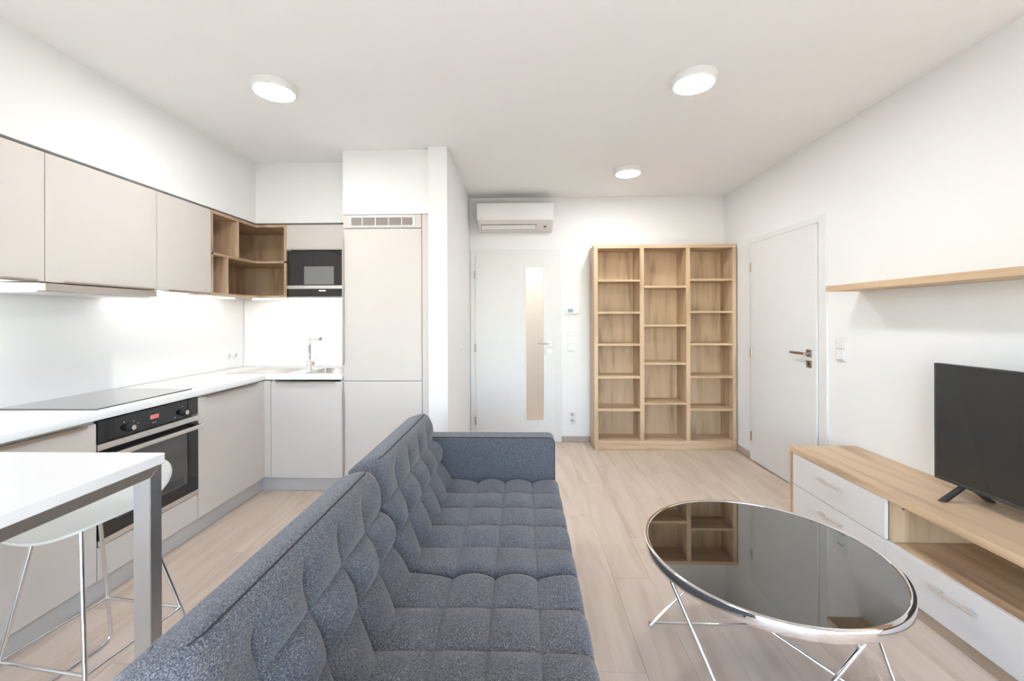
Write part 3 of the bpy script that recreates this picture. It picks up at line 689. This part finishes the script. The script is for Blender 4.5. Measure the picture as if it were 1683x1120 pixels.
for (a, b), zz in cols:
    for zt, zb in zz:
        obj('shelf', B(a, b, by0+0.004, by1-0.0085, zb, zt, 0.0008), OAK['x'], bk)

# ================================================================== FLOATING SHELF
tag(obj('wall_shelf', B(1.897, XR-0.001, 0.75, 2.671, 1.471, 1.506, 0.001), OAK['y'], origin=(2.0, 1.7, 1.488)), 'long oak floating shelf on the right wall above the television', 'shelf')

# ================================================================== TV STAND
st = thing('tv_stand', 'low oak television stand with pale grey drawers and open niche', 'tv stand', (1.9, 1.7, 0.0))
SX, S0, S1, SZ = 1.696, 0.74, 2.711, 0.4945
obj('top_board', B(SX, XR-0.002, S0, S1, SZ-0.034, SZ, 0.0012), OAK['y'], st)
obj('side_panel', B(SX+0.003, XR-0.002, S1-0.026, S1, 0.001, SZ-0.0345, 0.001), OAK['z'], st)
obj('side_panel', B(SX+0.003, XR-0.002, S0, S0+0.026, 0.001, SZ-0.0345, 0.001), OAK['z'], st)
dv = obj('divider', B(SX+0.0216, XR-0.012, 1.988, 2.0124, 0.2655, SZ-0.0345, 0.001), OAK['z'], st)
bm = lathe(bm_new(), [(0, 0.0035), (0.004, 0.0035), (0.008, 0.003), (0.009, 0.0), (0, 0.0)], 0, 0, 20)
bmesh.ops.transform(bm, matrix=Matrix.Translation((SX+0.066, 1.9875, 0.425)) @ Matrix.Rotation(math.pi/2, 4, 'X'), verts=bm.verts[:])
obj('cam_bolt', bm, CHROME, dv, smooth=40)
obj('niche_floor', B(SX+0.022, XR-0.012, S0+0.027, S1-0.027, 0.245, 0.265, 0.001), OAK['y'], st)
obj('back_panel', B(XR-0.0115, XR-0.002, S0+0.027, S1-0.027, 0.065, SZ-0.0345, 0), OAK['y'], st)
obj('bottom_board', B(SX+0.022, XR-0.012, S0+0.027, S1-0.027, 0.052, 0.070, 0.001), OAK['y'], st)
obj('plinth_board', B(SX+0.020, SX+0.038, S0+0.027, S1-0.027, 0.001, 0.0515, 0.001), wood('plinth_oak', 'y', (0.28, 0.20, 0.14), (0.42, 0.31, 0.22), (0.52, 0.40, 0.30)), st)
def drawer(y0, y1, z0, z1, hy, hz):
    d = obj('drawer_front', B(SX+0.003, SX+0.021, y0, y1, z0, z1, 0.0015), LACQ, st)
    L = 0.080
    bm = box(bm_new(), SX-0.026, SX-0.018, hy-L, hy+L, hz-0.005, hz+0.005, 0.001, 1)
    for s in (-1, 1):
        ya, yb = sorted((hy+s*L, hy+s*(L-0.03)))
        bm2 = profile([(SX+0.0025, hz+0.004), (SX-0.018, hz+0.004), (SX-0.018, hz-0.004), (SX+0.0025, hz-0.004)], 'y', ya, yb); merge(bm, bm2)
    obj('drawer_handle', bm, STEEL_Y, d)
drawer(2.013, 2.682, 0.2685, 0.458, 2.352, 0.394)
drawer(2.013, 2.682, 0.062, 0.2655, 2.352, 0.200)
drawer(1.392, 2.0105, 0.062, 0.2655, 1.690, 0.198)
drawer(0.769, 1.3895, 0.062, 0.2655, 1.08, 0.198)
# ================================================================== TV
tv = thing('television', 'black flat-screen television standing on the oak stand', 'television', (1.95, 1.55, SZ))
TX, T0, T1, TZ0, TZ1 = 1.945, 1.070, 2.031, 0.556, 1.096
obj('casing', B(TX+0.004, TX+0.030, T0, T1, TZ0, TZ1, 0.003), BLACKPL, tv)
obj('rear_housing', B(TX+0.0302, TX+0.065, T0+0.12, T1-0.12, TZ0+0.02, TZ1-0.2, 0.008), BLACKPL, tv)
obj('bezel', cells([T0, T0+0.009, T1-0.009, T1], [TZ0, TZ0+0.014, TZ1-0.009, TZ1], lambda i, j: not (i == 1 and j == 1), TX-0.001, TX+0.0038, 'yzx', bev=0.001, seg=1), plain('dark_bezel', (0.035, 0.035, 0.036), 0.3), tv)
obj('screen', B(TX+0.0008, TX+0.0036, T0+0.009, T1-0.009, TZ0+0.014, TZ1-0.009, 0), SCREEN, tv)
for yc in (1.905, 1.20):
    bm = bm_new()
    for s in (-1, 1):
        xt = TX+0.018 + s*0.104; xb = TX+0.018 + s*0.012
        t_ = bmesh.new(); wv = 0.011
        q = [t_.verts.new(pp) for pp in ((xt-0.015, yc-wv, SZ+0.0005), (xt+0.015, yc-wv, SZ+0.0005), (xt+0.015, yc+wv, SZ+0.0005), (xt-0.015, yc+wv, SZ+0.0005),
                                          (xb-0.012, yc-wv, TZ0+0.006), (xb+0.012, yc-wv, TZ0+0.006), (xb+0.012, yc+wv, TZ0+0.006), (xb-0.012, yc+wv, TZ0+0.006))]
        for f in ((3,2,1,0),(4,5,6,7),(0,1,5,4),(1,2,6,5),(2,3,7,6),(3,0,4,7)): t_.faces.new([q[i] for i in f])
        bmesh.ops.bevel(t_, geom=t_.edges[:], offset=0.002, segments=1, affect='EDGES'); merge(bm, t_)
    obj('foot', bm, BLACKPL, tv)

# ================================================================== COFFEE TABLE
GX, GY, GZ = 0.886, 1.580, 0.454
ct = thing('coffee_table', 'round coffee table with black glass top and chrome rim', 'table', (GX, GY, 0.0))
obj('glass_top', lathe(bm_new(), [(0, GZ), (0.4005, GZ), (0.4005, GZ-0.008), (0, GZ-0.008)], GX, GY, 128), TABLEGLASS, ct, smooth=30)
obj('rim', lathe(bm_new(), [(0.4010, GZ-0.004), (0.4015, GZ+0.001), (0.404, GZ+0.003), (0.412, GZ+0.003), (0.4155, GZ+0.0015), (0.417, GZ-0.002), (0.417, GZ-0.030), (0.4155, GZ-0.033), (0.395, GZ-0.033), (0.395, GZ-0.0085), (0.4010, GZ-0.0085)], GX, GY, 128, closed=True), CHROME, ct, smooth=35)
def pol(a, r, z): return (GX + r*math.cos(math.radians(a)), GY + r*math.sin(math.radians(a)), z)
hub = (GX, GY, 0.170)
for ft, ta, tb in ((147, None, 62), (238, 198, 279.5), (328, 274, 17), (57, 8, 108)):
    for top, s in ((ta, -1), (tb, 1)):
        if top is None: continue
        bm = tube(bm_new(), [pol(top, 0.402, GZ-0.0335), pol(ft + s*1.2, 0.408, 0.007)], 0.0065, 14)
        obj('leg', bm, CHROME, ct, smooth=50)
    obj('foot_pad', cyl(bm_new(), pol(ft, 0.408, 0.001), pol(ft, 0.408, 0.012), 0.011, seg=16), CHROME, ct, smooth=40)
for ft in (147, 328): obj('stretcher', tube(bm_new(), [pol(ft, 0.402, 0.012), hub], 0.0055, 12), CHROME, ct, smooth=50)

# ================================================================== SOFA
so = thing('sofa', 'tufted blue-grey fabric sofa with its back to the kitchen', 'sofa', (-0.25, 1.44, 0.0))
def cushion(nu, nv, edge_u, edge_v, U_, V_, thick, r, amp, crown, to_world, rb=0.02, flat_v=None, r_end=None, n_sub=22):
    """tufted cushion: height field over U_ x V_ with rounded borders, closed by skirt and bottom"""
    us_, vs_ = [], []
    def samples(edges, L, r):
        s = [0, r*0.08, r*0.2, r*0.4, r*0.65, r]
        out = set(s + [L-x for x in s])
        for a, b in zip(edges, edges[1:]):
            for k in range(n_sub+1):
                t = k/n_sub; tt = 0.5 - 0.5*math.cos(math.pi*t); tt = 0.6*tt + 0.4*t
                x = a + (b-a)*tt
                if r <= x <= L-r: out.add(x)
        return sorted(out)
    def clean(s):
        o = [s[0]]
        for x in s[1:]:
            if x - o[-1] > 1e-4: o.append(x)
        return o
    ru = r_end or r
    us_ = clean(samples(edge_u, U_, ru)); vs_ = clean(samples(edge_v, V_, r))
    def cell(x, edges):
        for a, b in zip(edges, edges[1:]):
            if x <= b + 1e-9: return (x-a)/(b-a), a == edges[0], b == edges[-1]
        return 1.0, False, True
    def pill(t, first, last):
        # full roundness at interior seams; the outer borders run out to the cushion edge
        t = min(max(t, 0), 1)
        if first: t = 0.42 + 0.58*t
        if last: t = 0.58*t if not first else t
        return max(0.0, math.sin(math.pi*t))
    def H(u, v):
        a = pill(*cell(u, edge_u)); b = pill(*cell(v, edge_v))
        s1, s2 = a**0.55, b**0.55
        h = amp*(0.72*s1*s2 + 0.28*min(s1, s2))
        if flat_v and v > flat_v:
            q = min(1.0, (v-flat_v)/(V_-r-flat_v)); q = q*q*(3-2*q)
            h = h*(1-q) + amp*0.80*q
        h += crown*math.sin(math.pi*u/U_)**0.5*math.sin(math.pi*v/V_)**0.5
        for d, q in ((u, ru), (U_-u, ru), (v, r), (V_-v, r)):
            if d < q: h -= q*0.9 - 0.9*math.sqrt(max(0, q*q - (q-d)**2)) if q != r else q - math.sqrt(max(0, q*q - (q-d)**2))
        return h
    bm = bm_new(); G = []
    for u in us_: G.append([bm.verts.new(to_world(u, v, H(u, v))) for v in vs_])
    for i in range(len(us_)-1):
        for j in range(len(vs_)-1): bm.faces.new([G[i][j], G[i+1][j], G[i+1][j+1], G[i][j+1]])
    loop = [(i, 0) for i in range(len(us_))] + [(len(us_)-1, j) for j in range(1, len(vs_))] + [(i, len(vs_)-1) for i in range(len(us_)-2, -1, -1)] + [(0, j) for j in range(len(vs_)-2, 0, -1)]
    prev = [G[i][j] for i, j in loop]
    for w, ins in ((-thick*0.5, 0.0), (-thick+rb, 0.0), (-thick+rb*0.3, rb*0.3), (-thick, rb)):
        cur = []
        for i, j in loop:
            u = min(max(us_[i], ins), U_-ins); v = min(max(vs_[j], ins), V_-ins)
            cur.append(bm.verts.new(to_world(u, v, w)))
        for k in range(len(loop)):
            k2 = (k+1) % len(loop); bm.faces.new([prev[k], prev[k2], cur[k2], cur[k]])
        prev = cur
    bm.faces.new(prev[::-1])
    return bm
ycut = 1.446
spans = ((ycut+0.002, 2.277), (0.606, ycut-0.002))
for y0, y1 in spans:
    L = y1-y0; D = 0.630; xf = 0.190
    eu = [0] + [L*k/5 for k in (1, 2, 3, 4)] + [L]
    ev = [0, 0.142, 0.285, 0.428, D]
    obj('seat_cushion', cushion(5, 4, eu, ev, L, D, 0.15, 0.034, 0.027, 0.010, lambda u, v, w: (xf - v, y0 + u, 0.420 + w)), FABRIC, so, smooth=True)
# back cushions, leaning back
ang = math.radians(18.7); vd = Vector((-math.sin(ang), 0, math.cos(ang))); nd = Vector((math.cos(ang), 0, math.sin(ang)))
O_ = Vector((-0.381, 0, 0.395))
for y0, y1 in ((ycut+0.003, 2.275), (0.585, ycut-0.003)):
    L = y1-y0; V_ = 0.445
    eu = [0] + [L*k/5 for k in (1, 2, 3, 4)] + [L]
    ev = [0, 0.165, 0.285, V_]
    def tw(u, v, w):
        rc = 0.075
        if v > V_-rc:
            ins = rc - math.sqrt(max(0.0, rc*rc - (v-(V_-rc))**2))
            ins *= max(0.0, abs(u/L-0.5)*2)**4 if abs(u/L-0.5) < 0.5 else 1.0
            u = u + ins if u < L/2 else u - ins
        p = O_ + vd*v + nd*(w - 0.022); return (p.x, y0 + u, p.z)
    bc = obj('back_cushion', cushion(5, 3, eu, ev, L, V_, 0.105, 0.036, 0.044, 0.012, tw, rb=0.045, flat_v=0.335, r_end=0.062), FABRIC, so, smooth=True)
    pts = []
    for k in range(25):
        u = 0.03 + (L-0.06)*k/24
        hs = 0.044*0.80 + 0.012*math.sin(math.pi*u/L)**0.5*math.sin(math.pi*(V_-0.0105)/V_)**0.5
        hs -= 0.036 - math.sqrt(0.036**2 - (0.036-0.0105)**2)
        if u < 0.062: hs -= 0.9*(0.062 - math.sqrt(0.062**2 - (0.062-u)**2))
        if L-u < 0.062: hs -= 0.9*(0.062 - math.sqrt(0.062**2 - (0.062-(L-u))**2))
        pts.append(tw(u, V_-0.0105, hs))
    obj('seam', tube(bm_new(), pts, 0.0022, 8), PIPING, bc, smooth=True)
obj('base_frame', B(-0.62, 0.165, 0.60, 2.279, 0.15, 0.273, 0.012, 3), FABRIC, so, smooth=40)
obj('back_frame', profile([(-0.50, 0.274), (-0.625, 0.274), (-0.665, 0.64), (-0.635, 0.672), (-0.610, 0.672)], 'y', 0.60, 2.279, bev=0.01), FABRIC, so, smooth=40)
def arm(y0, y1):
    x0, x1, z0, z1, rr = -0.64, 0.175, 0.15, 0.664, 0.035
    pts = [(x0, z0), (x1, z0)]
    pts += [(x1 - rr + rr*math.cos(t*math.pi/12), z1 - rr + rr*math.sin(t*math.pi/12)) for t in range(0, 7)]
    pts += [(x0, z1)]
    a = obj('armrest', profile(pts, 'y', y0, y1, bev=0.007), FABRIC, so, smooth=35)
    sm = [(x1-0.001, z0+0.02), (x1-0.001, z1-rr)] + [(x1-0.001 - rr + rr*math.cos(t*math.pi/12), z1-0.001 - rr + rr*math.sin(t*math.pi/12)) for t in range(1, 7)] + [(x0+0.02, z1-0.001)]
    yy = y0+0.0022 if y0 > 1 else y1-0.0022
    obj('seam', tube(bm_new(), [(x-0.001, yy, z-0.0012) for x, z in sm], 0.0017, 8), PIPING, a, smooth=True)
arm(2.281, 2.392); arm(0.475, 0.583)
for x in (-0.55, 0.11):
    for y in (0.66, 2.30):
        obj('leg', cyl(bm_new(), (x, y, 0.001), (x, y, 0.1495), 0.016, 0.022, seg=16), BLACKPL, so, smooth=40)

# ================================================================== BAR TABLE
bt = thing('bar_table', 'white bar-height table with brushed steel frame in left foreground', 'table', (-1.42, 0.68, 0.0))
bx0, bx1, ty0, ty1 = -1.735, -1.115, 0.06, 1.280
obj('tabletop', B(bx0, bx1, ty0, ty1, 0.869, 0.900, 0.0015), WORKTOP, bt)
fy0, fy1, ft = ty0+0.004, ty1-0.004, 0.8685
for x in (bx0+0.007, bx1-0.060):
    # rectangular steel tube frame with mitred upper corners
    obj('side_rail', profile([(fy0+0.0004, ft), (fy1-0.0004, ft), (fy1-0.0414, ft-0.031), (fy0+0.0414, ft-0.031)], 'x', x, x+0.053, bev=0.001), STEEL_RAIL, bt)
    for y, q in ((fy0, 1), (fy1, -1)):
        obj('leg', profile([(y, 0.001), (y, ft), (y+q*0.041, ft-0.031), (y+q*0.041, 0.001)], 'x', x, x+0.053, bev=0.0015), STEEL_Z, bt)

# ================================================================== BAR STOOL
SCX, SCY, SROT = -1.548, 1.462, math.radians(-8)
bs = thing('bar_stool', 'pale grey shell bar stool on thin chrome wire legs', 'stool', (SCX, SCY, 0.0))
def sw(x, y, z):
    return (SCX + x*math.cos(SROT) - y*math.sin(SROT), SCY + x*math.sin(SROT) + y*math.cos(SROT), z)
bm = bm_new(); NR, NT = 16, 72; rings = []
def shell(rho, th):
    c_, s_ = math.cos(th), math.sin(th)
    k = (abs(c_)**2.6 + abs(s_)**2.6)**(-1/2.6)
    x, y = 0.203*k*c_*rho, 0.205*k*s_*rho
    back = max(0.0, (y+0.02)/0.225); side = abs(x)/0.203; front = max(0.0, -y/0.205)
    z = 0.628 + 0.125*back**2.2*(0.75+0.25*rho) + 0.030*side**3 - 0.012*front**2 - 0.010*(1-rho**2)
    y2 = y + 0.012*back
    return sw(x*(1-0.05*front**2), y2, z)
cv = bm.verts.new(shell(0, 0))
for i in range(1, NR+1): rings.append([bm.verts.new(shell(i/NR, 2*math.pi*k/NT)) for k in range(NT)])
for k in range(NT): bm.faces.new([cv, rings[0][k], rings[0][(k+1) % NT]])
for A, C in zip(rings, rings[1:]):
    for k in range(NT): bm.faces.new([A[k], C[k], C[(k+1) % NT], A[(k+1) % NT]])
bmesh.ops.recalc_face_normals(bm, faces=bm.faces[:])
ret = bmesh.ops.solidify(bm, geom=bm.faces[:], thickness=0.008)
sh = obj('seat_shell', bm, SHELLM, bs, smooth=60)
# wire base: two sled frames, foot ring, under-seat cross wires
wr = 0.0065
zf, hb_, hbx, bxo = 0.20, 0.190, 0.207, 0.045
ht = 0.092
for s in (-1, 1):
    pts = fillet([sw(s*ht, -ht, 0.612), sw(s*hbx+bxo, -hb_, wr+0.001), sw(s*hbx+bxo, hb_, wr+0.001), sw(s*ht, ht, 0.612)], 0.045)
    obj('sled_leg', tube(bm_new(), pts, wr, 12), CHROME_SOFT, bs, smooth=60)
tz = (0.612-zf)/(0.612-wr); rf = ht + (hb_-ht)*tz
rx = ht + (hbx-ht)*tz; ro = bxo*tz
ringp = [sw(ro-rx, -rf, zf), sw(ro+rx, -rf, zf), sw(ro+rx, rf, zf), sw(ro-rx, rf, zf)]
bm = bm_new()
for a, b in zip(ringp, ringp[1:]+ringp[:1]): tube(bm, [a, b], 0.0055, 10)
obj('foot_ring', bm, CHROME_SOFT, bs, smooth=60)
bm = bm_new(); tube(bm, [sw(-ht, -ht, 0.609), sw(ht, ht, 0.609)], 0.005, 10); tube(bm, [sw(-ht, ht, 0.607), sw(ht, -ht, 0.607)], 0.005, 10)
obj('seat_support', bm, CHROME_SOFT, bs, smooth=60)
